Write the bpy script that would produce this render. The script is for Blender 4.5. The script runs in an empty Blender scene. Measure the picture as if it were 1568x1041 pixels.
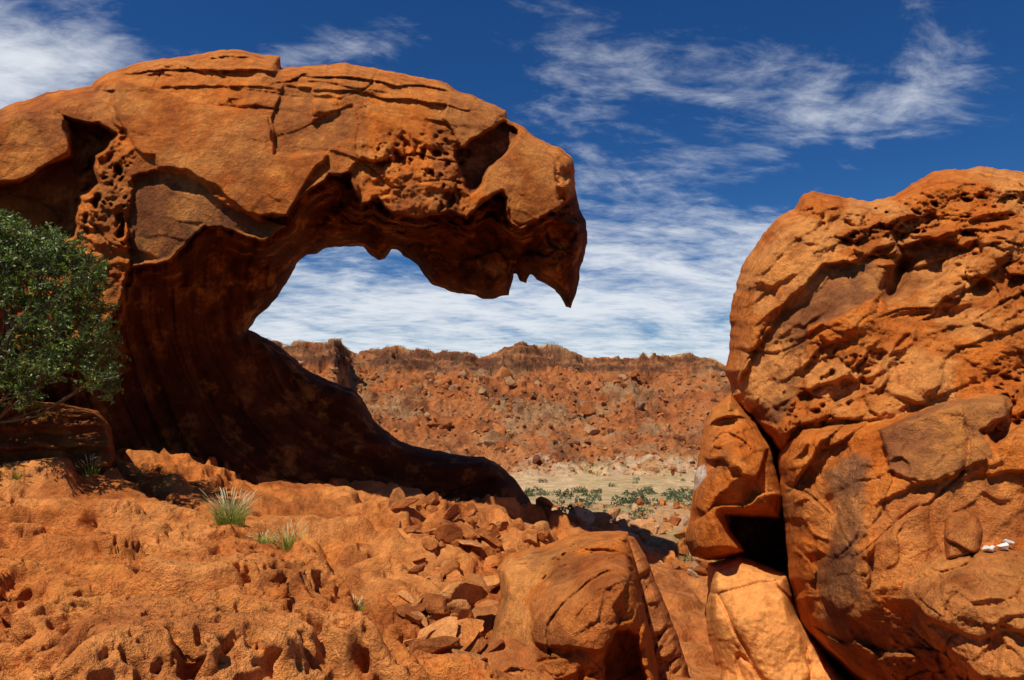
import bpy, math, time
import numpy as np
T0=time.time()
rng=np.random.default_rng(7)
F=1045.0; CX=784.0; CY=600.0      # camera view in pixels: focal length and centre, pixel plus depth -> metres
def W(px,py,d):
    px=np.asarray(px,float);py=np.asarray(py,float);d=np.asarray(d,float)
    return np.stack([(px-CX)/F*d, d+0*px, (CY-py)/F*d],-1)
# ---------------- noise ----------------
def _h(ix,iy,iz,s):
    with np.errstate(over='ignore'):
        h=ix.astype(np.uint32)*np.uint32(374761393)+iy.astype(np.uint32)*np.uint32(668265263)+iz.astype(np.uint32)*np.uint32(2246822519)+np.uint32((s*3266489917)&0xffffffff)
        h=(h^(h>>np.uint32(13)))*np.uint32(1274126177)
        h=(h^(h>>np.uint32(15)))*np.uint32(2246822519)
        h=h^(h>>np.uint32(16))
    return h.astype(np.float32)/np.float32(4294967296.0)
def vn(P,s=0):
    Q=np.floor(P).astype(np.int64); f=(P-Q).astype(np.float32); f=f*f*f*(f*(f*6-15)+10)
    r=0
    for a in (0,1):
        wx=f[:,0] if a else 1-f[:,0]
        for b in (0,1):
            wy=f[:,1] if b else 1-f[:,1]
            for c in (0,1):
                wz=f[:,2] if c else 1-f[:,2]
                r=r+wx*wy*wz*_h(Q[:,0]+a,Q[:,1]+b,Q[:,2]+c,s)
    return r*2-1
ROT=np.array([[0.36,0.48,-0.8],[-0.8,0.6,0],[0.48,0.64,0.6]])
def fbm(P,o=5,s=0,g=0.5,ridge=False):
    r=0;a=1;t=0
    for i in range(o):
        n=vn(P,s+i*17)
        if ridge: n=1-2*np.abs(n)
        r=r+a*n;t+=a;a*=g;P=(P@ROT.T)*2.03+11.3
    return r/t
def voro(P,s=0,j=0.9):
    Q=np.floor(P).astype(np.int64)
    f1=np.full(len(P),9.0,np.float32);f2=f1.copy();hh=np.zeros(len(P),np.float32);D=np.zeros((len(P),3),np.float32)
    for a in (-1,0,1):
        for b in (-1,0,1):
            for c in (-1,0,1):
                x=Q[:,0]+a;y=Q[:,1]+b;z=Q[:,2]+c
                h1=_h(x,y,z,s);h2=_h(x,y,z,s+101);h3=_h(x,y,z,s+202)
                dx=P[:,0]-(x+.5+(h1-.5)*j);dy=P[:,1]-(y+.5+(h2-.5)*j);dz=P[:,2]-(z+.5+(h3-.5)*j)
                d=np.sqrt(dx*dx+dy*dy+dz*dz).astype(np.float32)
                m=d<f1
                f2=np.where(m,f1,np.minimum(f2,d))
                D[m,0]=dx[m];D[m,1]=dy[m];D[m,2]=dz[m]
                hh=np.where(m,(h1*7.3+h2*3.1+h3)%1,hh);f1=np.where(m,d,f1)
    return f1,f2,D,hh
def ss(a,b,x):
    t=np.clip((x-a)/(b-a),0,1);return t*t*(3-2*t)
def warp(P,sc,am,s):
    return P+am*np.stack([fbm(P*sc,3,s),fbm(P*sc+31,3,s+5),fbm(P*sc+57,3,s+9)],-1)
def facets(P,s,dens=1.0):
    f1,f2,D,h=voro(P*dens,s)
    t=D[:,0]*np.sin(h*40)+D[:,1]*np.cos(h*57)+D[:,2]*np.sin(h*91+1)
    return (h-.5),t,f2-f1
# ---------------- polygons ----------------
def rough_poly(pts,amp,s,seg=5.0):
    pts=np.array(pts,float);out=[]
    for i in range(len(pts)):
        a=pts[i];b=pts[(i+1)%len(pts)];L=np.hypot(*(b-a));n=max(1,int(L/seg))
        for k in range(n): out.append(a+(b-a)*k/n)
    out=np.array(out);t=np.roll(out,-1,0)-np.roll(out,1,0);t/=np.maximum(np.hypot(t[:,0],t[:,1]),1e-6)[:,None]
    nrm=np.stack([t[:,1],-t[:,0]],-1)
    Q=np.concatenate([out/22.0,np.zeros((len(out),1))],1)
    n=fbm(Q,5,s,0.62)
    return out+nrm*(n*amp)[:,None]
def sdf(poly,X,Y,close=False):
    n=len(X);best=np.full(n,1e9,np.float32);cx=np.zeros(n,np.float32);cy=np.zeros(n,np.float32);ins=np.zeros(n,bool)
    A=poly;B=np.roll(poly,-1,0);X=X.astype(np.float32);Y=Y.astype(np.float32)
    for (ax,ay),(bx,by) in zip(A,B):
        ex=bx-ax;ey=by-ay;L=ex*ex+ey*ey+1e-9
        t=np.clip(((X-ax)*ex+(Y-ay)*ey)/L,0,1);qx=ax+t*ex;qy=ay+t*ey
        d=(X-qx)**2+(Y-qy)**2;m=d<best;best=np.where(m,d,best)
        if close: cx=np.where(m,qx,cx);cy=np.where(m,qy,cy)
        if ay!=by:
            c=((ay>Y)!=(by>Y))&(X<ex*(Y-ay)/(by-ay)+ax);ins^=c
    d=np.sqrt(best);d=np.where(ins,d,-d)
    return (d,cx,cy) if close else d
def tps(ctrl):
    c=np.array(ctrl,float);n=len(c);p=c[:,:2];sc=max(np.ptp(p[:,0]),np.ptp(p[:,1]),1e-6);p=p/sc
    def K(r2): return 0.5*r2*np.log(r2+1e-12)
    d2=((p[:,None]-p[None])**2).sum(-1)
    A=np.zeros((n+3,n+3));A[:n,:n]=K(d2)+np.eye(n)*1e-4;A[:n,n]=1;A[:n,n+1:]=p;A[n,:n]=1;A[n+1:,:n]=p.T
    w=np.linalg.solve(A,np.concatenate([c[:,2],[0,0,0]]))
    def f(x,y):
        x=x/sc;y=y/sc;r=w[n]+w[n+1]*x+w[n+2]*y
        for i in range(n): r=r+w[i]*K((x-p[i,0])**2+(y-p[i,1])**2)
        return r
    return f
# ---------------- mesh helper ----------------
def make(name,V,Fc,mat,col=None,smooth=True,mi=None,parent=None):
    V=np.asarray(V,np.float32);Fc=np.asarray(Fc,np.int32)
    c=(V.min(0)+V.max(0))/2 if parent is None else np.zeros(3)
    me=bpy.data.meshes.new(name);n=len(Fc);k=Fc.shape[1]
    me.vertices.add(len(V));me.vertices.foreach_set('co',(V-c).astype(np.float32).ravel())
    me.loops.add(n*k);me.loops.foreach_set('vertex_index',Fc.ravel())
    me.polygons.add(n);me.polygons.foreach_set('loop_start',np.arange(n,dtype=np.int32)*k)
    try: me.polygons.foreach_set('loop_total',np.full(n,k,np.int32))
    except Exception: pass
    me.polygons.foreach_set('use_smooth',np.full(n,smooth))
    mats=mat if isinstance(mat,list) else [mat]
    for m in mats: me.materials.append(m)
    if mi is not None: me.polygons.foreach_set('material_index',mi.astype(np.int32))
    if col is not None:
        a=me.color_attributes.new('Col','FLOAT_COLOR','POINT')
        a.data.foreach_set('color',np.concatenate([col,np.ones((len(col),1))],1).astype(np.float32).ravel())
    me.update(calc_edges=True);me.validate()
    o=bpy.data.objects.new(name,me);bpy.context.scene.collection.objects.link(o);o.location=c
    if parent: o.parent=parent
    return o
# ---------------- materials ----------------
def rockmat(name,s=1.0,bump=1.0,dist=0.03,rough=0.9,light=(0.70,0.26,0.055)):
    m=bpy.data.materials.new(name);m.use_nodes=True;nt=m.node_tree;N=nt.nodes;L=nt.links
    b=N['Principled BSDF'];b.inputs['Roughness'].default_value=rough
    b.inputs['Specular IOR Level'].default_value=0.12
    at=N.new('ShaderNodeAttribute');at.attribute_name='Col'
    ge=N.new('ShaderNodeNewGeometry')
    def noise(sc,det=8,ro=0.6,dis=0.0):
        n=N.new('ShaderNodeTexNoise');n.inputs['Scale'].default_value=sc*s;n.inputs['Detail'].default_value=det
        n.inputs['Roughness'].default_value=ro;n.inputs['Distortion'].default_value=dis;L.new(ge.outputs['Position'],n.inputs['Vector']);return n
    def mr(src,a,bb,c,d):
        r=N.new('ShaderNodeMapRange');r.inputs[1].default_value=a;r.inputs[2].default_value=bb;r.inputs[3].default_value=c;r.inputs[4].default_value=d;L.new(src,r.inputs[0]);return r.outputs[0]
    def mix(a,bsock,fac,bt='MIX',col=None):
        x=N.new('ShaderNodeMix');x.data_type='RGBA';x.blend_type=bt
        if isinstance(fac,float): x.inputs[0].default_value=fac
        else: L.new(fac,x.inputs[0])
        L.new(a,x.inputs[6])
        if col: x.inputs[7].default_value=(*col,1)
        else: L.new(bsock,x.inputs[7])
        return x.outputs[2]
    n2=noise(7,6,0.74);n3=noise(60,3,0.7);n4=noise(2.0,6,0.68)
    c=mix(at.outputs['Color'],None,mr(n4.outputs[0],0.52,0.64,0,0.7),'MULTIPLY',(0.58,0.45,0.38))
    c=mix(c,None,mr(n4.outputs[0],0.48,0.34,0,0.6),'MIX',light)
    mu=N.new('ShaderNodeMath');mu.operation='MULTIPLY';L.new(mr(n2.outputs[0],0.3,0.7,0.74,1.46),mu.inputs[0]);L.new(mr(n3.outputs[0],0.3,0.7,0.82,1.22),mu.inputs[1])
    cc=N.new('ShaderNodeVectorMath');cc.operation='SCALE';L.new(c,cc.inputs[0]);L.new(mu.outputs[0],cc.inputs[3])
    L.new(cc.outputs[0],b.inputs['Base Color'])
    ad=N.new('ShaderNodeMath');ad.operation='MULTIPLY_ADD';L.new(n3.outputs[0],ad.inputs[0]);ad.inputs[1].default_value=0.22;L.new(n2.outputs[0],ad.inputs[2])
    b1=N.new('ShaderNodeBump');b1.inputs['Distance'].default_value=dist*5;b1.inputs['Strength'].default_value=bump;L.new(ad.outputs[0],b1.inputs['Height'])
    L.new(b1.outputs[0],b.inputs['Normal'])
    return m
M_rock=rockmat('sandstone',1.0,0.9,0.024)
M_smooth=rockmat('sandstone_pale',1.0,0.5,0.012,0.75,(0.66,0.30,0.09))
M_far=rockmat('hill_rock',0.03,1.0,0.7,0.95,(0.50,0.22,0.08))
def plainmat(name,colr):
    m=bpy.data.materials.new(name);m.use_nodes=True;nt=m.node_tree;N=nt.nodes;b=N['Principled BSDF'];b.inputs['Roughness'].default_value=0.8
    n=N.new('ShaderNodeTexNoise');n.inputs['Scale'].default_value=40;r=N.new('ShaderNodeMapRange');r.inputs[3].default_value=0.75;r.inputs[4].default_value=1.1;nt.links.new(n.outputs[0],r.inputs[0])
    v=N.new('ShaderNodeVectorMath');v.operation='SCALE';v.inputs[0].default_value=colr;nt.links.new(r.outputs[0],v.inputs[3]);nt.links.new(v.outputs[0],b.inputs['Base Color']);return m
M_white=plainmat('white_quartz',(0.8,0.76,0.7))
ORG=np.array([0.57,0.148,0.020]);VARN=np.array([0.20,0.070,0.023]);PALE=np.array([0.67,0.262,0.068]);SHADE_RED=np.array([0.30,0.076,0.017])
def lerp(a,b,t): return a*(1-t[:,None])+b*t[:,None]
# ---------------- relief solids ----------------
def relief(name,outline,ctrl,thick=2.0,R=40,step=2.0,amp=2.5,seed=1,plates=(),disp=None,colf=None,mat=None,base=ORG,extra=None,backw=1.0,post=()):
    poly=rough_poly(outline,amp,seed,max(4,step*2))
    x0,y0=poly.min(0)-step*2;x1,y1=poly.max(0)+step*2
    xs=np.arange(x0,x1,step);ys=np.arange(y0,y1,step);nx,ny=len(xs),len(ys)
    X,Y=np.meshgrid(xs,ys);X=X.ravel();Y=Y.ravel()
    d,cx,cy=sdf(poly,X,Y,True)
    ins=(d>step*0.35).reshape(ny,nx)
    nb=ins.copy()
    nb[1:]|=ins[:-1];nb[:-1]|=ins[1:];t=nb.copy();nb[:,1:]|=t[:,:-1];nb[:,:-1]|=t[:,1:]
    use=nb.ravel();insf=ins.ravel();bd=use&~insf
    X=np.where(bd,cx,X);Y=np.where(bd,cy,Y);d=np.where(bd,0,d)
    quad=(nb[:-1,:-1]&nb[1:,:-1]&nb[:-1,1:]&nb[1:,1:])
    iid=np.full(nx*ny,-1,np.int64);ids=np.where(use)[0];iid[ids]=np.arange(len(ids))
    X=X[ids];Y=Y[ids];d=d[ids];bdv=bd[ids]
    jj,ii=np.where(quad);a=jj*nx+ii;q=np.stack([iid[a],iid[a+nx],iid[a+nx+1],iid[a+1]],1)
    if callable(ctrl): Df=ctrl(X,Y)
    else: Df=tps(ctrl)(X,Y)
    f=np.sqrt(np.clip(1-(1-np.clip(d/R,0,1))**2,0,1))
    P=W(X,Y,Df)
    col=np.tile(base,(len(X),1)).astype(float)
    dz=np.zeros(len(X));smoothm=np.zeros(len(X))
    for i,(pp,off,tint,edge,sm) in enumerate(plates):
        pd=sdf(rough_poly(pp,edge*1.6+3,seed+50+i,7),X,Y)
        m=ss(-edge,edge,pd);dz+=m*off
        if tint is not None: col=lerp(col,np.tile(np.array(tint),(len(X),1)),m)
        smoothm=np.maximum(smoothm,m*sm) if sm>=0 else smoothm*(1-m)
    dd=disp(P,X,Y) if disp else 0
    dd=dd*(1-smoothm*0.72)
    if extra is not None: dz=dz+extra(X,Y)
    Dm=Df+thick*0.5
    wgt=ss(0,min(R*0.5,14),d)
    depth=Dm-(Dm-Df)*f+(dz+dd)*wgt
    back=Dm+thick*0.5*f*backw+0.2*vn(P*0.9,seed+3)*wgt
    back=np.maximum(back,depth+0.02)
    back=np.where(bdv,depth,back)
    if colf is not None: col=colf(P,X,Y,col)
    for pp,tint in post:
        pd=sdf(rough_poly(pp,3,seed+90,4),X,Y);col=lerp(col,np.tile(np.array(tint),(len(X),1)),ss(-2,2,pd))
    V1=W(X,Y,depth);V2=W(X,Y,back);n=len(X)
    bid=np.where(bdv,np.arange(n),np.arange(n)+n)
    V=np.concatenate([V1,V2]);qb=bid[q][:,::-1]
    return make(name,V,np.concatenate([q,qb]),mat or M_rock,np.concatenate([col,col]))
def tafoni(P,seed,sc=4.5,depth=0.12,lo=0.14,hi=0.42):
    Q=warp(P*sc,0.7,0.9,seed);f1,f2,_,hh=voro(Q,seed+1)
    return depth*(1-ss(lo,hi,f1))*(0.35+hh)
def mkdisp(seed,a=0.10,dens=1.0,fine=0.05,strata=0.05,crk=0.03,lump=0.15,dip=0.35,taf=0.10,tsc=5.0,soft=0.10):
    cd,sd_=math.cos(dip),math.sin(dip)
    def f(P,X,Y):
        B=np.stack([P[:,0]*cd+P[:,2]*sd_,P[:,1],-P[:,0]*sd_+P[:,2]*cd],-1)
        Q=warp(B,0.7,0.6,seed)
        h,t,e=facets(Q*np.array([0.8,0.8,1.7]),seed,dens)
        cm=ss(-0.1,0.15,fbm(P*0.9,3,seed+2));sf=0.45+0.55*ss(0,soft,e)
        r=a*(h*1.3+t*1.3)*sf+crk*cm*(1-ss(0,0.04,e))
        Q2=warp(Q*2.9+9,0.8,0.4,seed+31)
        h,t,e=facets(Q2*np.array([0.8,1,1.6]),seed+3,dens)
        m=ss(-0.25,0.25,fbm(P*0.7,4,seed+20))
        r=r+a*0.6*m*(h+1.2*t)*(0.3+0.7*ss(0,soft,e))
        r=r+lump*fbm(P*0.6,3,seed+7)+fine*1.3*(fbm(P*2.5,6,seed+8,0.62)-0.6*m*fbm(P*1.9,5,seed+9,0.55,True))
        bz=B[:,2]*3.4+1.1*fbm(P*0.8,4,seed+11);sw=bz-np.floor(bz)
        r=r+strata*m*(ss(0,0.75,sw)*(1-ss(0.88,1,sw)))
        if taf>0:
            tm=ss(0.05,0.25,fbm(P*0.8+40,3,seed+60))
            if tm.max()>0:
                k=tm>0;rr=np.zeros(len(P));rr[k]=(tafoni(P[k],seed+61,tsc,taf)+tafoni(P[k],seed+65,tsc*2.3,taf*0.4))*tm[k];r=r+rr
        return r
    return f
def mkcol(seed,va=0.5,pale=0.3):
    def f(P,X,Y,col):
        n=fbm(P*0.7,5,seed+70,0.62);col=lerp(col,VARN+0*col,va*ss(0.03,0.2,n))
        n=fbm(P*1.1+7,5,seed+71,0.62);col=lerp(col,PALE+0*col,pale*ss(0.0,0.3,n))
        return col
    return f
# ================= ARCH =================
arch=[(-260,240),(-100,190),(0,167),(40,152),(80,138),(140,132),(158,114),(200,99),(250,89),(310,81),(345,76),(370,75),(395,84),(427,86),(431,104),(470,100),(520,96),(545,99),(600,110),(650,120),(685,126),(697,136),(735,152),(775,168),(779,184),(800,194),(820,211),(860,228),(875,240),(882,262),(878,285),(888,320),(896,338),(901,372),(894,396),(888,412),(888,428),(880,455),(874,472),(866,470),(860,458),(850,443),(838,435),(822,428),(812,420),(806,434),(796,432),(788,414),(784,435),(779,452),(760,457),(740,459),(728,453),(700,449),(680,442),(660,435),(648,420),(640,408),(625,395),(610,384),(599,379),(590,396),(580,400),(568,393),(556,378),(525,378),(500,380),(485,388),(470,390),(460,398),(448,415),(436,435),(425,455),(405,475),(390,490),(380,505),(400,515),(420,525),(440,540),(460,560),(480,572),(510,585),(540,595),(555,610),(570,640),(590,660),(620,680),(700,695),(740,700),(770,715),(790,735),(810,765),(825,790),(834,812),(830,850),(700,860),(400,830),(100,790),(-260,790)]
crest=tps([(-250,230,8.9),(-150,350,8.6),(0,160,9.5),(0,280,9.2),(200,110,10.1),(200,200,9.5),(200,300,9.25),(200,420,9.3),(400,100,10.2),(400,200,9.5),(400,300,9.15),(600,120,10.2),(600,200,9.6),(600,300,9.2),(750,170,10.5),(750,300,9.5),(850,240,10.2),(870,320,9.9),(880,400,10.2),(300,350,9.1),(500,500,9.6),(0,600,9.5),(600,700,10)])
cave=tps([(-250,500,9.6),(0,400,9.8),(0,600,9.9),(100,350,9.9),(120,500,10.2),(120,650,10.2),(460,350,11.2),(300,450,11.2),(250,550,11.3),(200,500,10.7),(200,650,10.8),(300,650,11.2),(400,440,11.9),(350,550,12.0),(420,600,12.2),(500,650,12.1),(600,720,12.0),(500,740,11.4),(400,730,11.0),(300,700,10.9),(750,720,12.2),(820,800,11.9),(600,370,11.6),(700,420,11.6),(740,440,11.4),(850,420,11.0),(870,330,10.5),(560,340,11.2),(800,380,11.1),(700,840,11.6),(200,780,10.4)])
lip=[(-260,560),(60,560),(130,520),(170,490),(190,440),(200,410),(258,397),(290,365),(315,345),(360,352),(405,366),(436,346),(400,334),(440,330),(456,305),(475,287),(500,270),(538,262),(545,290),(552,312),(580,300),(600,322),(640,330),(690,322),(715,336),(738,306),(770,292),(782,340),(797,348),(850,322),(872,300),(884,292),(960,280),(960,0),(-260,0)]
lipP=rough_poly(lip,8,5,6)
def archfront(X,Y):
    c=crest(X,Y);v=cave(X,Y);d=-sdf(lipP,X,Y)
    wd=np.interp(X,[150,220,450,800,900],[35,50,50,40,30])
    t=np.clip(d/wd,0,1);t=1-(1-t)**2.2;t=np.maximum(t,0.5*ss(0,3,d))
    return c+(v-c)*t
D1=mkdisp(11,0.075,0.8,0.05,0.05,0.04,0.12,dip=-0.15,taf=0.0)
def archdisp(P,X,Y):
    r=D1(P,X,Y)
    inl=ss(-4,6,sdf(lipP,X,Y))
    rho=np.hypot((X-640),(Y-440)*1.0)+14*fbm(P*0.6,3,77)
    s1=fbm(np.stack([rho/26,np.arctan2(Y-440,X-640)*0.9,0*X],-1),4,31,0.5,True)
    teeth=ss(440,520,X)*(1-ss(480,560,Y))
    low=(-0.18*s1)*(1-teeth)+0.07*fbm(P*1.5,5,90)+teeth*(D1(P*1.6+5,X,Y)*1.8+0.15*fbm(P*1.7,5,98,0.6))
    rz=ss(520,590,X)*ss(185,235,Y+12*fbm(P,3,72))*(1-ss(690,745,X))*inl
    rz=np.maximum(rz,0.9*ss(840,865,X)*ss(240,260,Y))
    rl=ss(110,130,X)*(1-ss(190,215,X))*ss(185,210,Y)*(1-ss(400,440,Y))
    rz2=np.maximum(rz,rl)
    top=(1-ss(105,165,Y-np.clip((X-500)*0.22,0,99)-8*fbm(P*0.9,3,71)))
    pits=np.zeros(len(P));k=(rz2>0)
    pits[k]=tafoni(P[k]*np.array([1.15,1,0.7]),19,4.4,0.26,0.12,0.5)+tafoni(P[k],29,8,0.11)
    led=P[:,2]*3.2+0.8*fbm(P*0.7,4,44);led=led-np.floor(led)
    r=r*(0.7+0.8*np.maximum(rz,top))+rz2*pits*ss(-0.35,0.0,fbm(P*1.1,3,8))+rz2*0.26*fbm(P*2.0,5,12,0.6)+top*(0.13*ss(0,0.8,led)*(1-ss(0.92,1,led))+0.06*fbm(P*3,4,45))
    return r*inl+low*(1-inl)
def archcol(P,X,Y,col):
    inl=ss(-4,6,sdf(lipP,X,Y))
    n=fbm(P*0.8,5,170,0.6);c=lerp(col,np.array([0.28,0.088,0.026])+0*col,0.6*ss(0.0,0.25,n))
    c=lerp(c,PALE*0.92+0*c,0.5*ss(0.05,0.35,fbm(P*1.2+4,5,171,0.6)))
    stv=fbm(np.stack([P[:,0]*2.2,P[:,1]*0.3,P[:,2]*0.25],-1)+9,4,175,0.6);c=lerp(c,np.array([0.26,0.085,0.026])+0*c,0.5*ss(0.0,0.3,stv))
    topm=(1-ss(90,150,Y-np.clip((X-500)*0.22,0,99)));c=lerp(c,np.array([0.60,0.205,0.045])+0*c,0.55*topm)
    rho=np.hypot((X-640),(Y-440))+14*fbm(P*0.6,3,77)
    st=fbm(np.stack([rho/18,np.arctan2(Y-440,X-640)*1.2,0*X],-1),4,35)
    low=lerp(np.tile(SHADE_RED*0.34,(len(X),1)),np.tile(np.array([0.19,0.054,0.013]),(len(X),1)),ss(-.3,.5,st))  # rock colour under the lip darkened to stand for the cave's shade
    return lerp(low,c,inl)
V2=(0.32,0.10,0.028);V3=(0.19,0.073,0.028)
aplates=[
 ([(182,122),(250,138),(330,165),(412,176),(420,236),(445,240),(500,238),(462,290),(440,332),(380,326),(330,285),(285,262),(242,258),(236,238),(205,228),(190,200),(175,160)],-0.12,(0.45,0.122,0.021),2.5,1.0),
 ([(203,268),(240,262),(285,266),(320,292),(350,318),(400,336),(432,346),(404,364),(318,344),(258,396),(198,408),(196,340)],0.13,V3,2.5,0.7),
 ([(-100,150),(98,182),(106,236),(34,276),(-100,300)],-0.1,(0.43,0.12,0.022),3,0.9),
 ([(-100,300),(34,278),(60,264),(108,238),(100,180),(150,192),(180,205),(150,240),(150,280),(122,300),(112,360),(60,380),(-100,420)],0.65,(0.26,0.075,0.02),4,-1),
 ([(435,130),(478,135),(480,185),(540,160),(545,200),(500,232),(425,236),(415,180)],0.08,(0.41,0.13,0.03),2,0.8),
 ([(690,140),(740,155),(772,175),(740,205),(705,228),(682,180)],-0.10,(0.43,0.13,0.028),2,0.8),
 ([(698,232),(740,205),(782,180),(796,206),(772,235),(745,262),(738,280),(720,298),(704,262)],0.75,(0.18,0.055,0.018),3,0.5),  # deep notch, tint darkened to add to its shadow
 ([(745,262),(797,208),(832,222),(850,250),(852,290),(858,315),(797,346),(786,338),(770,292),(738,303)],-0.14,(0.41,0.12,0.023),2,0.9),
 ([(538,262),(556,242),(590,248),(598,300),(584,300),(552,312)],0.12,None,3,0),
]
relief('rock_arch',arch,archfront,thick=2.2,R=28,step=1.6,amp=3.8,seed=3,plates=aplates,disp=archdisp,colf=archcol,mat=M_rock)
print('arch',time.time()-T0)
# ================= RIGHT CLUSTER =================
r1=[(1112,565),(1117,500),(1122,450),(1135,410),(1160,370),(1185,340),(1215,320),(1228,298),(1245,292),(1262,296),(1290,302),(1330,306),(1370,298),(1400,280),(1425,266),(1450,260),(1500,256),(1568,262),(1750,300),(1850,500),(1850,1200),(1350,1200),(1300,900),(1225,740),(1180,680),(1120,610)]
relief('sandstone_boulder',r1,[(1114,560,8.6),(1130,430,8.6),(1230,310,8.6),(1400,290,8.8),(1568,270,8.6),(1300,450,7.5),(1500,400,7.5),(1400,600,6.5),(1568,650,6.1),(1250,600,7.2),(1200,450,8.0),(1180,650,7.5),(1300,900,7.2),(1600,1000,6.5),(1850,600,6.5),(1380,400,7.9),(1450,500,7.0)],
 thick=4,R=36,step=1.8,amp=6,seed=21,disp=mkdisp(23,0.20,0.9,0.12,0.13,0.06,0.28,dip=0.5,taf=0.15,tsc=5),colf=mkcol(24,0.3,0.85),plates=[
 ([(1188,485),(1215,455),(1262,405),(1330,402),(1374,412),(1355,440),(1300,478),(1240,500),(1225,560),(1222,600),(1190,655),(1145,625),(1130,590),(1150,545)],0.16,(0.28,0.10,0.034),3,0.9),
 ([(1125,470),(1145,400),(1200,340),(1240,330),(1300,350),(1262,400),(1215,450),(1180,480),(1150,540),(1120,590)],-0.05,(0.54,0.155,0.028),5,0.8),
 ([(1345,440),(1378,395),(1365,350),(1480,380),(1420,440),(1360,470)],0.22,(0.42,0.14,0.035),4,0)],
 extra=lambda X,Y:0.5*np.exp(-(((X-1372)*0.85+(Y-430)*0.4)/11)**2)*ss(385,405,Y)*(1-ss(445,470,Y)))
r2=[(1090,625),(1118,603),(1140,630),(1160,650),(1185,690),(1200,760),(1196,795),(1160,792),(1112,790),(1118,810),(1140,845),(1110,856),(1085,858),(1060,852),(1048,830),(1057,790),(1062,740),(1070,700),(1078,650)]
relief('sandstone_boulder',r2,[(1060,830,7.9),(1070,700,7.9),(1120,620,7.9),(1190,700,7.6),(1130,720,7.3),(1150,790,7.4),(1100,830,7.4),(1195,790,7.5)],thick=2.2,R=22,step=1.8,amp=2.5,seed=31,disp=mkdisp(33,0.11,1.2,0.07,0.05,0.06,0.1,taf=0.08),colf=mkcol(34,0.6,0.3),
 post=[([(1064,718),(1080,711),(1083,728),(1064,750)],(0.85,0.68,0.52))])
r3=[(1190,705),(1200,670),(1225,648),(1290,640),(1380,622),(1440,605),(1500,592),(1548,600),(1568,640),(1750,640),(1750,1200),(1500,1130),(1330,1062),(1262,1002),(1228,962),(1208,892),(1200,800)]
relief('sandstone_boulder',r3,[(1195,720,7.0),(1205,880,6.9),(1260,1000,6.7),(1230,660,6.8),(1300,800,6.0),(1300,950,6.0),(1450,620,6.1),(1450,800,5.6),(1568,700,5.6),(1750,700,5.4),(1400,1000,5.7),(1650,1000,5.4)],thick=3,R=30,step=1.8,amp=3,seed=41,disp=mkdisp(43,0.12,0.9,0.07,0.04,0.06,0.18,dip=0.9,taf=0.07),colf=mkcol(44,0.75,0.35),plates=[
 ([(1270,720),(1300,690),(1335,700),(1322,760),(1318,880),(1300,985),(1266,990),(1262,880),(1278,790)],-0.03,(0.22,0.085,0.035),9,0.6),
 ([(1350,660),(1440,615),(1545,602),(1540,640),(1500,660),(1520,700),(1420,740),(1360,720)],-0.06,(0.29,0.10,0.033),3,0.8),
 ([(1512,665),(1545,630),(1566,612),(1566,650),(1525,680)],0.5,None,3,0),
 ([(1400,740),(1568,720),(1600,820),(1450,840),(1400,880),(1330,900),(1340,780)],0.07,(0.46,0.13,0.028),4,0.7)])
r4=[(1342,895),(1352,868),(1400,846),(1470,832),(1568,822),(1800,810),(1800,1250),(1560,1250),(1470,1120),(1430,1062),(1352,962)]
relief('sandstone_boulder',r4,[(1345,895,5.7),(1400,855,5.6),(1568,830,5.5),(1450,930,5.0),(1568,950,4.8),(1500,1060,4.9),(1380,960,5.5),(1450,1060,5.4),(1750,1000,4.7)],thick=2.0,R=26,step=1.8,amp=3,seed=51,base=np.array([0.56,0.17,0.036]),disp=mkdisp(53,0.10,1.1,0.08,0.06,0.05,0.1,taf=0.07,tsc=8),colf=mkcol(54,0.45,0.4),plates=[
 ([(1342,907),(1400,935),(1425,980),(1500,1100),(1430,1100),(1352,962)],0.15,(0.28,0.09,0.03),4,-1)])
r5=[(1085,862),(1130,850),(1208,878),(1220,940),(1265,1000),(1310,1060),(1340,1200),(1100,1200),(1092,1020),(1080,950)]
relief('sandstone_boulder',r5,[(1085,870,7.8),(1200,880,7.5),(1150,950,7.0),(1250,1030,6.9),(1150,1100,6.8),(1090,1020,7.5)],thick=2.5,R=18,step=1.8,amp=3,seed=61,base=PALE*np.array([0.9,0.9,0.9]),mat=M_smooth,disp=mkdisp(63,0.08,0.8,0.07,0.04,0.06,0.10,taf=0))
relief('sandstone_boulder',[(1110,640),(1240,640),(1260,910),(1110,900)],[(1110,640,9.1),(1240,640,9.0),(1110,900,9.3),(1260,900,9.2)],thick=1.5,R=15,step=3,amp=3,seed=65,base=SHADE_RED*0.7,disp=mkdisp(67))  # back rock added behind the hollow, base darkened to stand for its shade
relief('sandstone_boulder',[(1443,800),(1450,782),(1480,775),(1500,790),(1508,812),(1504,860),(1445,862)],[(1450,790,5.65),(1500,800,5.5),(1500,845,5.4),(1460,845,5.35)],thick=0.7,R=14,step=1.8,amp=3,seed=71,base=np.array([0.46,0.145,0.035]),disp=mkdisp(73,0.08,3,0.04,0.03,0.02,0.05,taf=0))
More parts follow.
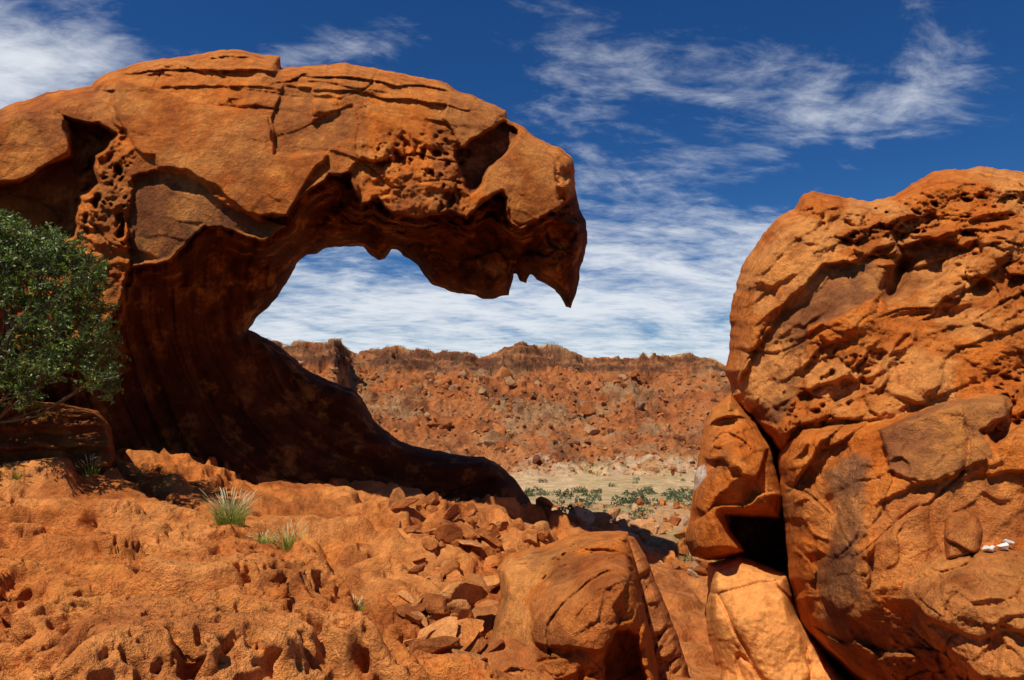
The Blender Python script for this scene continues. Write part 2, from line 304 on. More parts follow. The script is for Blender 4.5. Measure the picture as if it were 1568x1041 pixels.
# middle boulder
relief('sandstone_boulder',[(738,1000),(755,945),(768,915),(760,872),(782,846),(830,836),(880,816),(962,813),(972,850),(978,900),(1000,980),(1012,1060),(1020,1200),(730,1200)],
 [(760,870,6.4),(830,840,6.5),(950,815,6.5),(790,930,5.9),(830,950,5.3),(900,900,5.3),(950,880,5.3),(900,1000,5.0),(1000,1000,5.3),(800,1060,5.3),(750,1000,5.9),(880,870,5.8)],thick=2,R=16,step=1.8,amp=3,seed=81,disp=mkdisp(83,0.10,1.0,0.06,0.03,0.03,0.1,taf=0.08),colf=mkcol(84,0.5,0.35),plates=[
 ([(762,880),(780,846),(860,842),(835,880),(810,920),(820,985),(800,1100),(730,1100),(740,990)],0.0,PALE*0.97,8,0.8),
 ([(868,850),(960,845),(968,880),(940,930),(955,1000),(820,985),(812,925),(840,880)],-0.10,(0.44,0.125,0.026),3,0.5),
 ([(925,1000),(945,965),(975,975),(990,1060),(960,1100),(925,1060)],0.5,None,4,0)])
relief('sandstone_boulder',[(955,818),(972,822),(990,855),(1006,895),(1035,965),(1060,1045),(1070,1200),(985,1200),(975,1000)],[(965,820,6.6),(1000,900,6.4),(1040,1000,6.3),(1000,1050,6.1),(1060,1150,6.2)],thick=0.8,R=12,step=1.8,amp=3,seed=91,base=np.array([0.46,0.145,0.038]),disp=mkdisp(93,0.05,2,0.03,0.03,0.02,0.05,taf=0.0))
# ledge beneath shrub
relief('rock_ledge',[(-260,590),(-60,594),(0,602),(60,614),(150,628),(170,655),(178,705),(150,760),(-260,790)],[(-250,600,8.6),(0,610,8.5),(150,640,8.8),(0,700,8.0),(150,720,8.3),(-250,760,7.6)],thick=1.6,R=10,step=1.8,amp=3,seed=95,base=np.array([0.30,0.088,0.022]),
 disp=lambda P,X,Y:mkdisp(96,0.07,1.5,0.05,0,0.0,0.08,taf=0)(P,X,Y)+0.16*(lambda s:ss(0,0.7,s)*(1-ss(0.85,1,s)))((P[:,2]*4.5+1.1*fbm(P*0.9,4,9))%1))
print('rocks',time.time()-T0)
# ================= GROUND =================
gc=[(0,1041,3.1),(300,1041,3.3),(650,1041,3.9),(-300,1000,3.4),(0,900,4.6),(300,900,5.1),(600,900,5.9),(0,800,6.3),(300,800,7.2),(600,800,8.6),(0,725,8.0),(170,700,9.4),(280,705,10.3),(400,748,10.3),(520,762,10.4),(620,768,10.6),(780,772,11.6),(835,805,11.2),
 (690,960,5.6),(700,880,7.0),(740,1041,5.3),(850,880,9),(870,800,16),(1000,850,13),(1050,1000,8.5),(1050,900,11),(900,768,34),(1050,778,26),(1300,1041,8)]
G=[tuple(W(*c)) for c in gc]+[(-9,10,-0.9),(-7,3,-1.2),(8,3,-3.4),(12,12,-4.2),(0,0.5,-1.5),(-3,0.5,-1.4),(4,1,-2.2),(-12,25,-3),(0,25,-4.5),(12,25,-4.8),(-25,45,-6.8),(0,45,-7.4),(25,45,-7.6),(-6,14,-1.6),(-1,15,-2.6),(60,60,-9),(-60,60,-9),(0,70,-10.4),(60,0,-4),(-60,0,-2)]
gt=tps(G)
ridge_t=(np.array([-600,0,400,440,522,530,545,600,700,735,770,800,835,870,900,960,978,985,994,1000,1060,1090,1114,1200,1600,2400])-CX)/F
ridge_z=(CY-np.array([520,522,519,524,520,530,540,533,538,547,530,525,525,534,545,550,547,538,547,542,543,547,565,560,550,550]))/F
def rim(xf,yf,tf):
    Pf=np.stack([xf,yf*0.3,0*xf],-1);head=1-ss(-0.262,-0.235,tf)
    f1,f2,_,h=voro(Pf*np.array([1/9.0,1/9.0,1]),450)
    f1,f2,_,hb=voro(Pf*np.array([1/3.5,1/3.5,1]),451)
    return 430-70*head+28*fbm(Pf*0.012,4,401)+11*fbm(Pf*0.06,3,402)+9*(h-.5)+3*(hb-.5)
def ground_z(x,y,detail=True):
    near=gt(x,np.minimum(y,70))
    far=np.interp(y,[45,90,160,230,300],[-8.0,-14.6,-24,-33,-33])
    t=ss(28,50,y);z=near*(1-t)+far*t
    kind=np.zeros(len(x))
    tt=x/np.maximum(y,1)
    fm=y>200
    if fm.any():
        xf=x[fm];yf=y[fm];Pf=np.stack([xf,yf,0*xf],-1);tf=tt[fm]
        yr=rim(xf,yf,tf);q=yf-yr
        px_=np.stack([xf,0*xf,0*xf],-1)
        f1,f2,_,hq=voro(px_*np.array([1/7.0,1,1])+0.5,457)
        f1,f2,_,hr=voro(px_*np.array([1/2.6,1,1])+0.5,459)
        H=np.interp(tf,ridge_t,ridge_z)*yr+2.0*fbm(px_*0.07,4,458)+2.4*(hq-.5)+0.9*(hr-.5)
        q2=q+14*fbm(Pf*0.03,4,405)
        sl=np.interp(q2,[-165,-110,-60,-30],[-33,-18,0,10])
        sl=np.where(q2>-30,H*0.40,sl)
        b=10*fbm(Pf*0.02,3,455)+4.5*fbm(Pf*0.15,3,456)
        c0=ss(-36,-32,q+b*1.3);c01=ss(-25,-22.5,q+b);c1=ss(-14,-11.5,q+b*0.6);c2=ss(-3.5,-1,q)
        zz=sl*(1-c0)+H*0.55*c0;zz=zz*(1-c01)+H*0.68*c01;zz=zz*(1-c1)+H*0.83*c1;zz=zz*(1-c2)+H*c2
        f1,f2,D,h=voro(Pf/7.0,421)
        b1=np.clip(0.55-f1,0,1)*7*(h>0.35)*h
        f1,f2,D,hb=voro(Pf/2.9,422)
        b2=np.clip(0.55-f1,0,1)*3.2*(hb>0.4)
        sm=ss(-165,-140,q)*(1-ss(-5,0,q))
        sm2=sm*(1-0.7*c0)
        zz=zz+(b1+b2)*sm2+(4.5*fbm(Pf*0.025,4,430)+3*fbm(Pf*0.10,4,431,0.6,True)*ss(-140,-60,q)*(1-c0))*sm*(1-c2)
        zz=zz+c0*(1-c2)*1.6*fbm(Pf*0.25,4,440,0.6)
        z=z.copy();kind[fm]=np.clip(sm*0.5+0.5*c0*(1-ss(-1,2,q)),0,1)
        zz=np.where(q>8,np.minimum(zz,H+0.6-(q-8)*0.01),zz);z[fm]=zz
    return z,kind
crev=[[(-200,850,5.3),(60,862,5.2),(130,872,5.1),(200,880,5.0),(245,845,5.5)],[(245,845,5.5),(330,862,5.4),(420,880,5.3),(470,905,5.3)],[(170,715,9),(260,760,7.9),(330,790,7.2)],[(480,830,7),(560,900,5.9),(590,960,5.2)],[(420,800,7.4),(520,820,7.2),(600,835,7.4)],[(-100,770,6.8),(60,775,6.7),(160,765,7.0)]]
def near_base(x,y,z):
    P=np.stack([x,y,z],-1);dz=np.zeros(len(x))
    slab=1-ss(0.3,1.1,x-(-0.95+np.interp(y,[3,4,6,9,12],[0.3,0.5,0.5,0.9,1.2]))+0.25*fbm(P*0.9,3,3))
    pit=slab*(1-ss(5.2,6.6,y+0.9*fbm(P*0.8,3,5)-0.35*np.clip(-x-1,0,2)))
    dz+=0.19*fbm(P*0.75,4,501)+0.03*fbm(P*2.2,5,502,0.55)
    Q=warp(P,0.8,0.6,511)
    h,t,e=facets(Q*np.array([0.8,1.3,1]),512,1.0);dz+=(0.17*h+0.21*t)*(0.5+0.5*ss(0,0.10,e))-0.05*(1-ss(0,0.05,e))*slab
    Q=warp(Q*2.5,0.8,0.4,514)
    h,t,e=facets(Q*np.array([0.8,1.3,1])+5,513,1.0);m=ss(-0.25,0.15,fbm(P*0.6,3,515));dz+=m*(1-0.6*pit)*(0.06*h+0.10*t)*ss(0,0.12,e)
    k=(z+dz*1.3+0.10*y+0.05*x)*3.9+1.0*fbm(P*0.8,4,520);fr=k-np.floor(k)
    dz+=0.20*(ss(0.3,0.7,fr)-fr)*(0.4+0.6*m)
    for c in crev:
        pts=[W(*q_)[:2] for q_ in c];wx=x+0.16*fbm(P*2.5,4,590);wy=y+0.22*fbm(P*2.1,4,591)
        dm=np.full(len(x),9.0)
        for a,b in zip(pts[:-1],pts[1:]):
            e=b-a;tq=np.clip(((wx-a[0])*e[0]+(wy-a[1])*e[1])/(e@e),0,1);dm=np.minimum(dm,np.hypot(wx-a[0]-tq*e[0],(wy-a[1]-tq*e[1])))
        dz=dz-0.34*np.exp(-(dm/0.10)**2)
    return dz*(1-0.5*ss(13,30,y)),slab,pit
def near_pits(P,slab,pit):
    y=P[:,1];r=np.zeros(len(P))
    k=np.where(pit>0.01)[0];Pk=P[k]
    pm=pit[k]*ss(-0.32,-0.12,fbm(Pk*0.9+3,3,532))
    Q=warp(Pk*np.array([5.4,7.4,4.0]),0.7,0.95,530);f1,f2,_,hh=voro(Q,531)
    a=pm*0.19*(1-ss(0.20,0.52,f1))*(0.35+0.9*hh)
    Q=warp(Pk*np.array([2.8,4.2,2.2]),0.8,0.9,535);f1,f2,_,hh=voro(Q,536)
    a+=pm*0.20*(1-ss(0.14,0.45,f1))*(hh>0.4)
    Q=warp(Pk*np.array([13,15,10]),0.8,0.8,540);f1,f2,_,hh=voro(Q,541)
    a+=pit[k]*0.045*(1-ss(0.15,0.48,f1))*(hh>0.2)*ss(-0.3,0.0,fbm(Pk*1.3,3,542))
    r[k]+=a
    k=np.where((slab>0.01)&(pit<0.99)&(y<13))[0];Pk=P[k]
    Q=warp(Pk*np.array([5,5,3.5]),0.7,0.9,550);f1,f2,_,hh=voro(Q,551)
    r[k]+=slab[k]*(1-pit[k])*0.12*(1-ss(0.1,0.45,f1))*ss(0.05,0.22,fbm(Pk*0.7+8,3,552))
    n=1-ss(9,16,y)
    r+=n*(0.016*fbm(P*9,4,560,0.6)-0.020*fbm(P*4.5,4,561,0.6,True))
    return r
tl=np.concatenate([np.linspace(-3,-0.8,50)[:-1],np.arange(-0.8,0.3,1.7/F),np.arange(0.3,0.8,3.5/F),np.linspace(0.8,3,50)[1:]])
yl=np.concatenate([np.geomspace(0.7,2.6,40)[:-1],np.geomspace(2.6,7,500)[:-1],np.geomspace(7,14,170)[:-1],np.geomspace(14,60,110)[:-1],np.geomspace(60,250,70)[:-1],np.linspace(250,470,310)[:-1],np.geomspace(470,6000,24)])
nx=len(tl);ny=len(yl)
TT,YY=np.meshgrid(tl,yl);x=(TT*YY).ravel();y=YY.ravel()
z,kind=ground_z(x,y)
nr=int((yl<60).sum());nm=np.arange(nr*nx)
dz,slab,pit=near_base(x[nm],y[nm],z[nm])
def box(A,k,ax):
    A=np.moveaxis(A,ax,0);pad=np.concatenate([np.repeat(A[:1],k,0),A,np.repeat(A[-1:],k,0)],0)
    c=np.cumsum(np.concatenate([np.zeros((1,)+A.shape[1:]),pad],0),0);o=(c[2*k+1:]-c[:-2*k-1])/(2*k+1);return np.moveaxis(o,0,ax)
dg=dz.reshape(nr,nx)
db=dg
for _ in range(2): db=box(box(db,2,0),3,1)
db2=box(box(dg,1,0),1,1)
wy=(1-ss(7.5,11,yl[:nr]))[:,None];dg=db*wy+db2*(1-wy);dz=dg.ravel()
z[nm]+=dz*(1-ss(45,60,y[nm]))
P=np.stack([x,y,z],-1)
Pg=P[nm].reshape(nr,nx,3);gu=np.gradient(Pg,axis=1);gv=np.gradient(Pg,axis=0);nn=np.cross(gu,gv);nn/=np.linalg.norm(nn,axis=2)[...,None]+1e-12
for _ in range(2): nn=box(box(nn,4,0),4,1)
nn/=np.linalg.norm(nn,axis=2)[...,None]+1e-12
nn=nn.reshape(-1,3)
pt=near_pits(P[nm],slab,pit)
P[nm]-=nn*pt[:,None]
col=np.zeros((len(x),3))
Pn=P[nm];c=np.tile(np.array([0.58,0.18,0.040]),(len(nm),1))
c=lerp(c,PALE*np.array([1.02,1.02,1.1])+0*c,0.75*ss(-0.1,0.3,fbm(Pn*0.9,4,601)+0.14*(1-pit)-0.03))
c=lerp(c,np.array([0.38,0.108,0.026])+0*c,0.65*ss(0.0,0.3,fbm(Pn*1.1+9,4,602)))
c=lerp(c,np.array([0.46,0.165,0.05])+0*c,(1-slab)*0.6)
fs=ss(11.5,18,y[nm])
c=lerp(c,lerp(np.tile([0.50,0.27,0.13],(len(nm),1)),np.tile([0.34,0.29,0.13],(len(nm),1)),ss(-0.2,0.3,fbm(Pn*0.35,5,603,0.65))),fs)
col[nm]=c
fr=np.arange(nr*nx,len(x));Pf=P[fr];k=kind[fr]
c=lerp(np.tile([0.70,0.48,0.26],(len(fr),1)),np.tile([0.56,0.42,0.20],(len(fr),1)),ss(-0.1,0.3,fbm(Pf*0.03,5,610,0.6)))
hill=lerp(np.tile([0.46,0.15,0.045],(len(fr),1)),np.tile([0.36,0.22,0.11],(len(fr),1)),0.8*ss(-0.05,0.25,fbm(Pf*0.035+5,5,611,0.65)))
hill=lerp(hill,np.tile([0.24,0.085,0.036],(len(fr),1)),0.8*ss(0.0,0.25,fbm(Pf*0.08,5,612,0.65)))
c=lerp(c,hill,np.clip(k*2,0,1))
bands=fbm(np.stack([Pf[:,0]*0.02,Pf[:,1]*0.01,Pf[:,2]*0.45],-1),3,615)
c=lerp(c,lerp(np.tile([0.12,0.05,0.03],(len(fr),1)),np.tile([0.38,0.15,0.06],(len(fr),1)),ss(-0.05,0.25,0.5*fbm(Pf*np.array([.1,.1,.5]),4,613)+0.8*bands)),ss(0.5,0.8,k)*0.9)
lb=ss(262,268,Pf[:,1])*(1-ss(290,300,Pf[:,1]))*ss(0,15,Pf[:,0])*ss(0.0,0.3,fbm(Pf*0.09,3,614));c=lerp(c,np.tile([0.60,0.40,0.24],(len(fr),1)),lb)
col[fr]=c
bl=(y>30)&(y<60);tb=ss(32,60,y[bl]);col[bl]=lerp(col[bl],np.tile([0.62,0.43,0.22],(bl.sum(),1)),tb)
j,i=np.meshgrid(np.arange(ny-1),np.arange(nx-1),indexing='ij');a=(j*nx+i).ravel()
q=np.stack([a,a+1,a+nx+1,a+nx],1)
mi=(y[a]>30).astype(np.int32)
make('ground',P,q,[M_rock,M_far],col,mi=mi)
print('ground',time.time()-T0)
def gz(x,y):
    x=np.atleast_1d(np.asarray(x,float));y=np.atleast_1d(np.asarray(y,float))
    z,_=ground_z(x,y)
    d,_,_=near_base(x,y,z);return z+np.where(y<60,d*(1-ss(45,60,y)),0)
# ================= RUBBLE =================
import bmesh
def ico(n):
    bm=bmesh.new();bmesh.ops.create_icosphere(bm,subdivisions=n,radius=1)
    v=np.array([w.co[:] for w in bm.verts]);f=np.array([[w.index for w in g.verts] for g in bm.faces]);bm.free();return v,f
ICO={n:ico(n) for n in (2,3,4,5)}
def arock(n,seed):
    v,f=ICO[n];v=v.copy();r=np.random.default_rng(seed)
    for k in range(11):
        d=r.normal(size=3);d/=np.linalg.norm(d);h=r.uniform(0.35,0.75);s=v@d
        m=s>h;v[m]-=np.outer((s[m]-h),d)
    v+=v*(0.09*fbm(v*2.2+seed,5,seed%97,0.6))[:,None]
    return v,f
def rotm(r):
    a,b,c=r.uniform(0,6.28),r.uniform(-.6,.6),r.uniform(-.6,.6)
    Rz=np.array([[math.cos(a),-math.sin(a),0],[math.sin(a),math.cos(a),0],[0,0,1]])
    Rx=np.array([[1,0,0],[0,math.cos(b),-math.sin(b)],[0,math.sin(b),math.cos(b)]])
    Ry=np.array([[math.cos(c),0,math.sin(c)],[0,1,0],[-math.sin(c),0,math.cos(c)]])
    return Rz@Rx@Ry
def scatter(name,X,Y,S,lv,seed,mat,pal,flat=(0.45,0.9),sink=0.3,smooth=False,Z=None):
    r=np.random.default_rng(seed);Z=gz(X,Y) if Z is None else Z;VS=[];FS=[];CS=[];off=0
    lib=[arock(lv,seed+k) for k in range(14)]
    for k in range(len(X)):
        v,f=lib[r.integers(14)]
        sc=S[k]*np.array([r.uniform(0.7,1.7),r.uniform(0.5,1.1),r.uniform(*flat)])
        w=(v*sc)@rotm(r).T+np.array([X[k],Y[k],Z[k]+S[k]*(0.5-sink)])
        VS.append(w);FS.append(f+off);off+=len(v)
        cc=pal[r.integers(len(pal))]*r.uniform(0.8,1.15);CS.append(np.tile(cc,(len(v),1)))
    return make(name,np.concatenate(VS),np.concatenate(FS),mat,np.concatenate(CS),smooth=smooth)
pal=[np.array([0.56,0.185,0.045]),np.array([0.60,0.25,0.08]),np.array([0.42,0.13,0.034]),np.array([0.5,0.185,0.055])]
r=np.random.default_rng(5)
n=150;py=r.uniform(800,1030,n);px=r.uniform(600,760,n)-(1000-py)*0.15+30;d=np.interp(py,[780,880,960,1041],[10.5,7.2,5.8,4.8])
scatter('rock_rubble',(px-CX)/F*d,d,np.clip(r.lognormal(-2.1,0.65,n),0.03,0.30),4,50,M_rock,pal,(0.22,0.7))
n=230;d=r.uniform(11,32,n);t=r.uniform(0.03,0.30,n)
scatter('rock_rubble',t*d,d,np.clip(r.lognormal(-2.1,0.55,n),0.02,0.3),3,60,M_rock,pal+[np.array([0.55,0.36,0.22])])
n=46;t=r.uniform(0.045,0.20,n);d=r.uniform(13,21,n)
scatter('rock_rubble',t*d,d,r.uniform(0.15,0.46,n),4,70,M_rock,[np.array([0.62,0.38,0.20]),np.array([0.58,0.27,0.11])])
n=20;px=r.uniform(640,835,n);d=r.uniform(9.4,10.8,n)
scatter('rock_rubble',(px-CX)/F*d,d,r.uniform(0.09,0.22,n),4,80,M_rock,pal,(0.4,1.0))
wp=np.stack([W(1512,842,5.36),W(1521,840,5.34),W(1538,837,5.34),W(1543,831,5.36)])
scatter('white_pebbles',wp[:,0],wp[:,1],np.array([0.045,0.04,0.042,0.035]),3,88,M_white,[np.array([1.0,1.0,1.0])],Z=wp[:,2])
n=5200;x_=r.uniform(-190,190,n);y_=r.uniform(268,425,n);kp=y_<rim(x_,y_,x_/y_)-32;x_=x_[kp];y_=y_[kp]
scatter('hill_boulders',x_,y_,r.lognormal(-0.15,0.65,len(x_))*0.85,2,90,M_far,[np.array([0.50,0.17,0.05]),np.array([0.40,0.13,0.04]),np.array([0.25,0.088,0.038]),np.array([0.48,0.26,0.13])],(0.6,1.1))
print('rubble',time.time()-T0)
# ================= PLANTS =================
def leafmat(name,tr=0.25):
    m=bpy.data.materials.new(name);m.use_nodes=True;nt=m.node_tree;N=nt.nodes;L=nt.links
    b=N['Principled BSDF'];b.inputs['Roughness'].default_value=0.45;b.inputs['Specular IOR Level'].default_value=0.4
    at=N.new('ShaderNodeAttribute');at.attribute_name='Col';L.new(at.outputs['Color'],b.inputs['Base Color'])
    if tr>0:
        t=N.new('ShaderNodeBsdfTranslucent');L.new(at.outputs['Color'],t.inputs['Color'])
        mx=N.new('ShaderNodeMixShader');mx.inputs[0].default_value=tr;L.new(b.outputs[0],mx.inputs[1]);L.new(t.outputs[0],mx.inputs[2]);L.new(mx.outputs[0],N['Material Output'].inputs[0])
    return m
M_leaf=leafmat('leaves');M_grass=leafmat('grass_blades',0.35);M_bark=leafmat('bark',0.0)
def leaves(C,Dr,size,r,asp=0.4):
    n=len(C);Dr=Dr/np.linalg.norm(Dr,axis=1)[:,None];u=r.normal(size=(n,3));s=np.cross(Dr,u);s/=np.linalg.norm(s,axis=1)[:,None]
    L=size[:,None]
    V=np.stack([C,C+Dr*L*0.5+s*L*asp*0.5,C+Dr*L,C+Dr*L*0.5-s*L*asp*0.5],1).reshape(-1,3)
    return V,np.arange(n*4).reshape(n,4)
def tube(p,rad,k=5):
    p=np.array(p);n=len(p);V=[];
    for i in range(n):
        t=p[min(i+1,n-1)]-p[max(i-1,0)];t/=np.linalg.norm(t)+1e-9;a=np.cross(t,[0.3,0.9,0.1]);a/=np.linalg.norm(a);b=np.cross(t,a)
        for j in range(k):
            an=2*math.pi*j/k;V.append(p[i]+rad[i]*(math.cos(an)*a+math.sin(an)*b))
    Fq=[[i*k+j,i*k+(j+1)%k,(i+1)*k+(j+1)%k,(i+1)*k+j] for i in range(n-1) for j in range(k)]
    return np.array(V),np.array(Fq)
def shrub(name,clumps,base,twigs,tl_,leafn,ls,r,cols):
    CS=[];DS=[];SZ=[];CC=[];BV=[];BF=[];off=0
    for ci,(c,cr) in enumerate(clumps):
        if ci%3==0:
            mid=(base+c)/2+r.normal(size=3)*0.08*np.linalg.norm(c-base);pts=[base+r.normal(size=3)*0.03,base*0.6+mid*0.4,mid,mid*0.4+c*0.6,c]
            v,f=tube(pts,[0.022,0.018,0.013,0.009,0.005]);BV.append(v);BF.append(f+off);off+=len(v)
        bright=r.uniform(0.6,1.4)
        for t in range(twigs):
            d=r.normal(size=3)+np.array([0,0,0.55]);d/=np.linalg.norm(d);st=c+r.normal(size=3)*cr*0.45;L=tl_*r.uniform(0.6,1.3)
            s=np.linspace(0.1,1,leafn);pp=st+np.outer(s*L,d)+np.array([0,0,-0.25])*((s*L)**2)[:,None]
            CS.append(pp);ld=d*0.6+r.normal(size=(leafn,3))*0.6;DS.append(ld);SZ.append(ls*r.uniform(0.6,1.2,leafn))
            cc=cols[r.integers(len(cols))]*bright*r.uniform(0.8,1.2);CC.append(np.repeat(np.tile(cc,(leafn,1))*r.uniform(0.8,1.25,(leafn,1)),4,0))
            v,f=tube([st,pp[leafn//2],pp[-1]],[0.004,0.003,0.001],3);BV.append(v);BF.append(f+off);off+=len(v)
    V,Fq=leaves(np.concatenate(CS),np.concatenate(DS),np.concatenate(SZ),r)
    bv=np.concatenate(BV);bf=np.concatenate(BF);n=len(V)
    col=np.concatenate([np.concatenate(CC),np.tile([0.10,0.065,0.04],(len(bv),1))])
    return make(name,np.concatenate([V,bv]),np.concatenate([Fq,bf+n]),[M_leaf,M_bark],col,smooth=False,mi=np.concatenate([np.zeros(len(Fq)),np.ones(len(bf))]))
bo=np.array([(-260,330),(-100,300),(-40,318),(10,340),(50,362),(95,372),(130,395),(160,420),(178,452),(182,490),(168,520),(172,560),(182,590),(165,632),(100,635),(0,620),(-260,610)],float)
cl=[]
r=np.random.default_rng(12)
gapn=lambda px,py:vn(np.array([[px/42.0,py/42.0,0.3]]),77)[0]
while len(cl)<250:
    px=r.uniform(-250,190);py=r.uniform(305,632)
    if sdf(bo,np.array([px]),np.array([py]))[0]>1 and gapn(px,py)>-0.28: cl.append((W(px,py,7.75+r.uniform(-0.6,0.5)),0.13))
GR=[np.array([0.095,0.165,0.024]),np.array([0.145,0.22,0.03]),np.array([0.20,0.26,0.07]),np.array([0.06,0.10,0.018])]
shrub('leafy_shrub',cl,W(-10,650,8.0),16,0.17,16,0.048,r,GR)
def tuft(name,base,n,h,spread,r,colA,colB,heads=0.3,wd=0.004):
    V=[];Fq=[];C=[];o=0
    for k in range(n):
        a=r.uniform(0,6.28);out=np.array([math.cos(a),math.sin(a),0]);b=base+out*r.uniform(0,spread*0.45);hh=h*r.uniform(0.4,1.1);ln=r.uniform(0.1,0.9)*spread
        side=np.array([-out[1],out[0],0]) if r.random()<0.5 else np.array([1,0,0]);hd=r.random()<heads;col=colA*(1-(t:=r.random()))+colB*t
        if hd: hh*=1.3
        S=6
        for i in range(S+1):
            s=i/S;p=b+out*ln*s**1.8+np.array([0,0,hh*(s-0.2*s*s)]);w=wd*(1-s*0.9)
            if hd and s>0.7: w=wd*2.0*(1.05-s)/0.3+0.001
            V+= [p-side*w,p+side*w];cc=col if not(hd and s>0.65) else np.array([0.50,0.43,0.22]);C+=[cc,cc]
            if i<S: Fq.append([o+2*i,o+2*i+1,o+2*i+3,o+2*i+2])
        o+=2*(S+1)
    return make(name,np.array(V),np.array(Fq),M_grass,np.array(C),smooth=False)
gA=np.array([0.17,0.27,0.03]);gB=np.array([0.38,0.42,0.08])
for px,py,d,n,h,s in [(352,815,6.9,380,0.34,0.32),(440,832,6.7,160,0.26,0.28),(405,838,6.6,90,0.12,0.2),(545,885,5.95,90,0.15,0.2),(140,712,8.2,70,0.30,0.16),(25,735,7.6,30,0.15,0.12),(215,705,8.9,40,0.18,0.16),(700,735,11.2,20,0.1,0.1)]:
    xx=(px-CX)/F*d;b=np.array([xx,d,gz(xx,d)[0]-0.02]);tuft('grass_tuft',b,n,h,s,r,gA,gB,0.3,0.0032)
def bushes(name,X,Y,S,seed,cols,nl=90):
    r=np.random.default_rng(seed);Z=gz(X,Y);C=[];D=[];SZ=[];CC=[]
    for k in range(len(X)):
        p=r.normal(size=(nl,3));p/=np.linalg.norm(p,axis=1)[:,None];p*=r.uniform(0.3,1,(nl,1))**0.5*(1+0.35*np.sin(p[:,:1]*5+k));p[:,2]=np.abs(p[:,2])*0.8
        C.append(np.array([X[k],Y[k],Z[k]])+p*S[k]);D.append(p+r.normal(size=(nl,3))*0.5);SZ.append(np.full(nl,S[k]*0.32));CC.append(np.tile(cols[r.integers(len(cols))]*r.uniform(0.7,1.3),(nl*4,1)))
    V,Fq=leaves(np.concatenate(C),np.concatenate(D),np.concatenate(SZ),r,0.6);return make(name,V,Fq,M_leaf,np.concatenate(CC),smooth=False)
BC=[np.array([0.06,0.09,0.025]),np.array([0.09,0.12,0.04]),np.array([0.14,0.16,0.07])]
n=60;y_=r.uniform(80,260,n);x_=r.uniform(0.0,0.33,n)*y_
bushes('valley_shrubs',x_,y_,r.uniform(0.6,1.6,n),5,BC,140)
n=14;y_=r.uniform(45,90,n);x_=r.uniform(0.06,0.3,n)*y_
bushes('valley_shrubs',x_,y_,r.uniform(0.4,0.9,n),6,BC,220)
n=90;y_=r.uniform(13,45,n);x_=r.uniform(0.03,0.32,n)*y_
bushes('valley_shrubs',x_,y_,r.uniform(0.08,0.30,n),7,BC+[np.array([0.22,0.22,0.15])],110)
n=1500;y_=r.uniform(270,440,n);x_=r.uniform(-0.4,0.4,n)*y_
bushes('hill_shrubs',x_,y_,r.uniform(0.5,1.4,n),8,BC,40)
print('plants',time.time()-T0)
# ================= SKY, SUN, CAMERA =================
sd=np.array([-0.31,-0.39,0.865]);sd/=np.linalg.norm(sd);el=math.asin(sd[2]);az=math.atan2(sd[0],sd[1])
w=bpy.data.worlds.new('World');bpy.context.scene.world=w;w.use_nodes=True;nt=w.node_tree;N=nt.nodes;L=nt.links
bg=N['Background'];bg.inputs[1].default_value=0.052
sk=N.new('ShaderNodeTexSky');sk.sky_type='NISHITA';sk.sun_disc=False;sk.sun_elevation=el;sk.sun_rotation=az%(2*math.pi);sk.altitude=500;sk.dust_density=0.3;sk.ozone_density=2.5
def M(op,a,b=None,c=None):
    n=N.new('ShaderNodeMath');n.operation=op
    for i,v in enumerate((a,b,c)):
        if v is None: continue
        if isinstance(v,(int,float)): n.inputs[i].default_value=v
        else: L.new(v,n.inputs[i])
    return n.outputs[0]
tc=N.new('ShaderNodeTexCoord');sp=N.new('ShaderNodeSeparateXYZ');L.new(tc.outputs['Generated'],sp.inputs[0])
X,Y,Z=sp.outputs
zz=M('ADD',M('MAXIMUM',Z,0.0),0.16);u=M('DIVIDE',X,zz);v=M('DIVIDE',Y,zz)
ys=M('MAXIMUM',Y,0.08);A=M('DIVIDE',X,ys);B=M('DIVIDE',Z,ys)
def cmb(a,b,c=0.0):
    n=N.new('ShaderNodeCombineXYZ')
    for i,q_ in enumerate((a,b,c)):
        if isinstance(q_,(int,float)): n.inputs[i].default_value=q_
        else: L.new(q_,n.inputs[i])
    return n.outputs[0]
def wn(vec,sc,det,ro,dis=0):
    n=N.new('ShaderNodeTexNoise');n.inputs['Scale'].default_value=sc;n.inputs['Detail'].default_value=det;n.inputs['Roughness'].default_value=ro;n.inputs['Distortion'].default_value=dis;L.new(vec,n.inputs['Vector']);return n.outputs[0]
def mr(s,a,b,c,d):
    n=N.new('ShaderNodeMapRange');n.interpolation_type='SMOOTHSTEP';L.new(s,n.inputs[0])
    for i,q_ in enumerate((a,b,c,d)): n.inputs[i+1].default_value=q_
    return n.outputs[0]
n1=wn(cmb(M('ADD',M('MULTIPLY',u,1.0),M('MULTIPLY',v,0.5)),M('ADD',M('MULTIPLY',v,1.6),M('MULTIPLY',u,-0.9))),1.5,7,0.62,0.6)
n2=wn(cmb(u,v,3.0),0.9,2,0.5,0.3)
n3=wn(cmb(M('MULTIPLY',u,1.2),M('MULTIPLY',v,2.2),7.0),5,6,0.65,0.4)
def blob(px,py,rx,ry,rot=0):
    a0=(px-CX)/F;b0=(CY-py)/F;ca,sa=math.cos(rot),math.sin(rot)
    da=M('SUBTRACT',A,a0);db=M('SUBTRACT',B,b0)
    p=M('DIVIDE',M('ADD',M('MULTIPLY',da,ca),M('MULTIPLY',db,sa)),rx/F);q_=M('DIVIDE',M('SUBTRACT',M('MULTIPLY',db,ca),M('MULTIPLY',da,sa)),ry/F)
    return M('EXPONENT',M('MULTIPLY',M('ADD',M('MULTIPLY',p,p),M('MULTIPLY',q_,q_)),-1.0))
den=M('MULTIPLY',blob(20,95,180,95,-0.2),0.80)
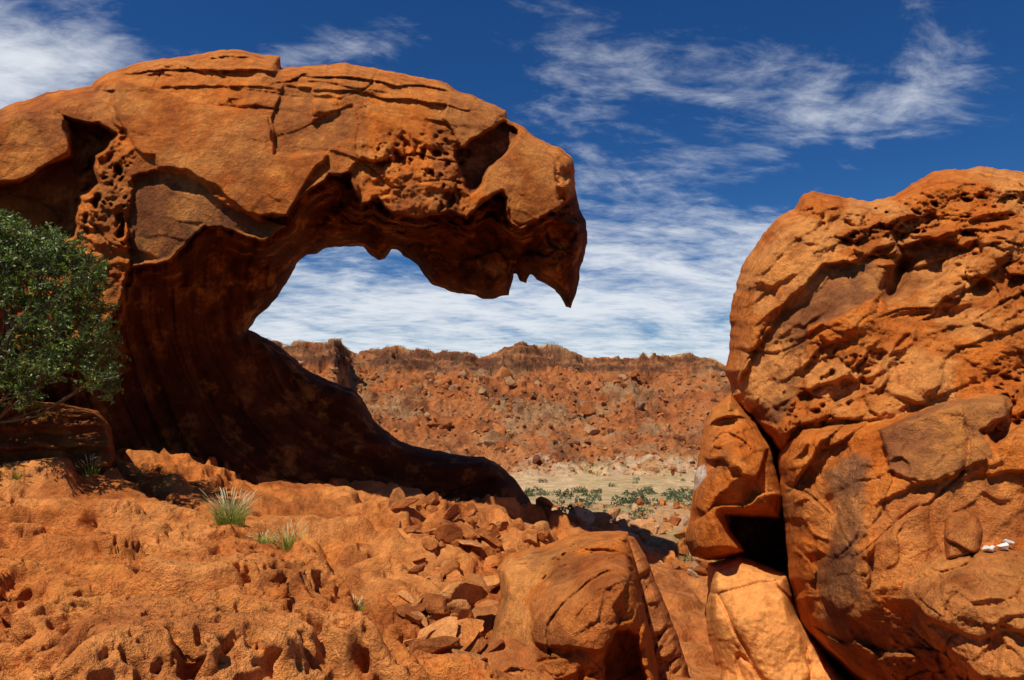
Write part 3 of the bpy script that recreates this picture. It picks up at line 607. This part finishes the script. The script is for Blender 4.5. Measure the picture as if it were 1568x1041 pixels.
for b_,k_ in [(blob(520,72,110,35,0.1),0.42),(blob(1080,140,240,70,0.0),0.24),(blob(1400,110,150,80,0.5),0.32),(blob(1150,215,200,50,0.2),0.34),(blob(960,380,300,80,0),0.28)]:
    den=M('ADD',den,M('MULTIPLY',b_,k_))
low=mr(B,0.30,0.08,0.0,0.64);den=M('ADD',den,low)
dn=M('ADD',M('ADD',M('MULTIPLY',M('SUBTRACT',n1,0.5),1.45),M('MULTIPLY',M('SUBTRACT',n3,0.5),0.85)),M('MULTIPLY',M('SUBTRACT',n2,0.5),0.6))
cl_=mr(M('ADD',dn,den),0.08,0.88,0.0,1.0)
cl_=M('MULTIPLY',cl_,mr(Y,-0.5,0.2,0.15,1.0))  # unseen clouds behind the camera thinned to lower the fill light
hs=N.new('ShaderNodeHueSaturation');hs.inputs['Saturation'].default_value=1.25;hs.inputs['Value'].default_value=1.0;L.new(sk.outputs[0],hs.inputs['Color'])
tn=N.new('ShaderNodeMix');tn.data_type='RGBA';tn.blend_type='MULTIPLY';tn.inputs[0].default_value=1;L.new(hs.outputs[0],tn.inputs[6]);tn.inputs[7].default_value=(0.53,0.93,1.35,1)
mx=N.new('ShaderNodeMix');mx.data_type='RGBA';L.new(M('MULTIPLY',cl_,0.92),mx.inputs[0]);L.new(tn.outputs[2],mx.inputs[6]);mx.inputs[7].default_value=(15.2,16,17,1)
L.new(mx.outputs[2],bg.inputs[0])
sl=bpy.data.lights.new('sun','SUN');sl.energy=5.0;sl.angle=math.radians(0.5);sl.color=(1,0.93,0.80)
so=bpy.data.objects.new('sun',sl);bpy.context.scene.collection.objects.link(so)
import mathutils
so.rotation_euler=mathutils.Vector(sd).to_track_quat('Z','Y').to_euler();so.location=(-20,-20,40)
cam=bpy.data.cameras.new('camera');cam.sensor_width=36;cam.lens=36*F/1568;cam.shift_y=(CY-520.5)/1568;cam.clip_end=20000;cam.clip_start=0.05
co=bpy.data.objects.new('camera',cam);bpy.context.scene.collection.objects.link(co);co.rotation_euler=(math.pi/2,0,0)
bpy.context.scene.camera=co
vs=bpy.context.scene.view_settings;vs.view_transform='Standard';vs.look='None';vs.exposure=0
print('total',time.time()-T0)
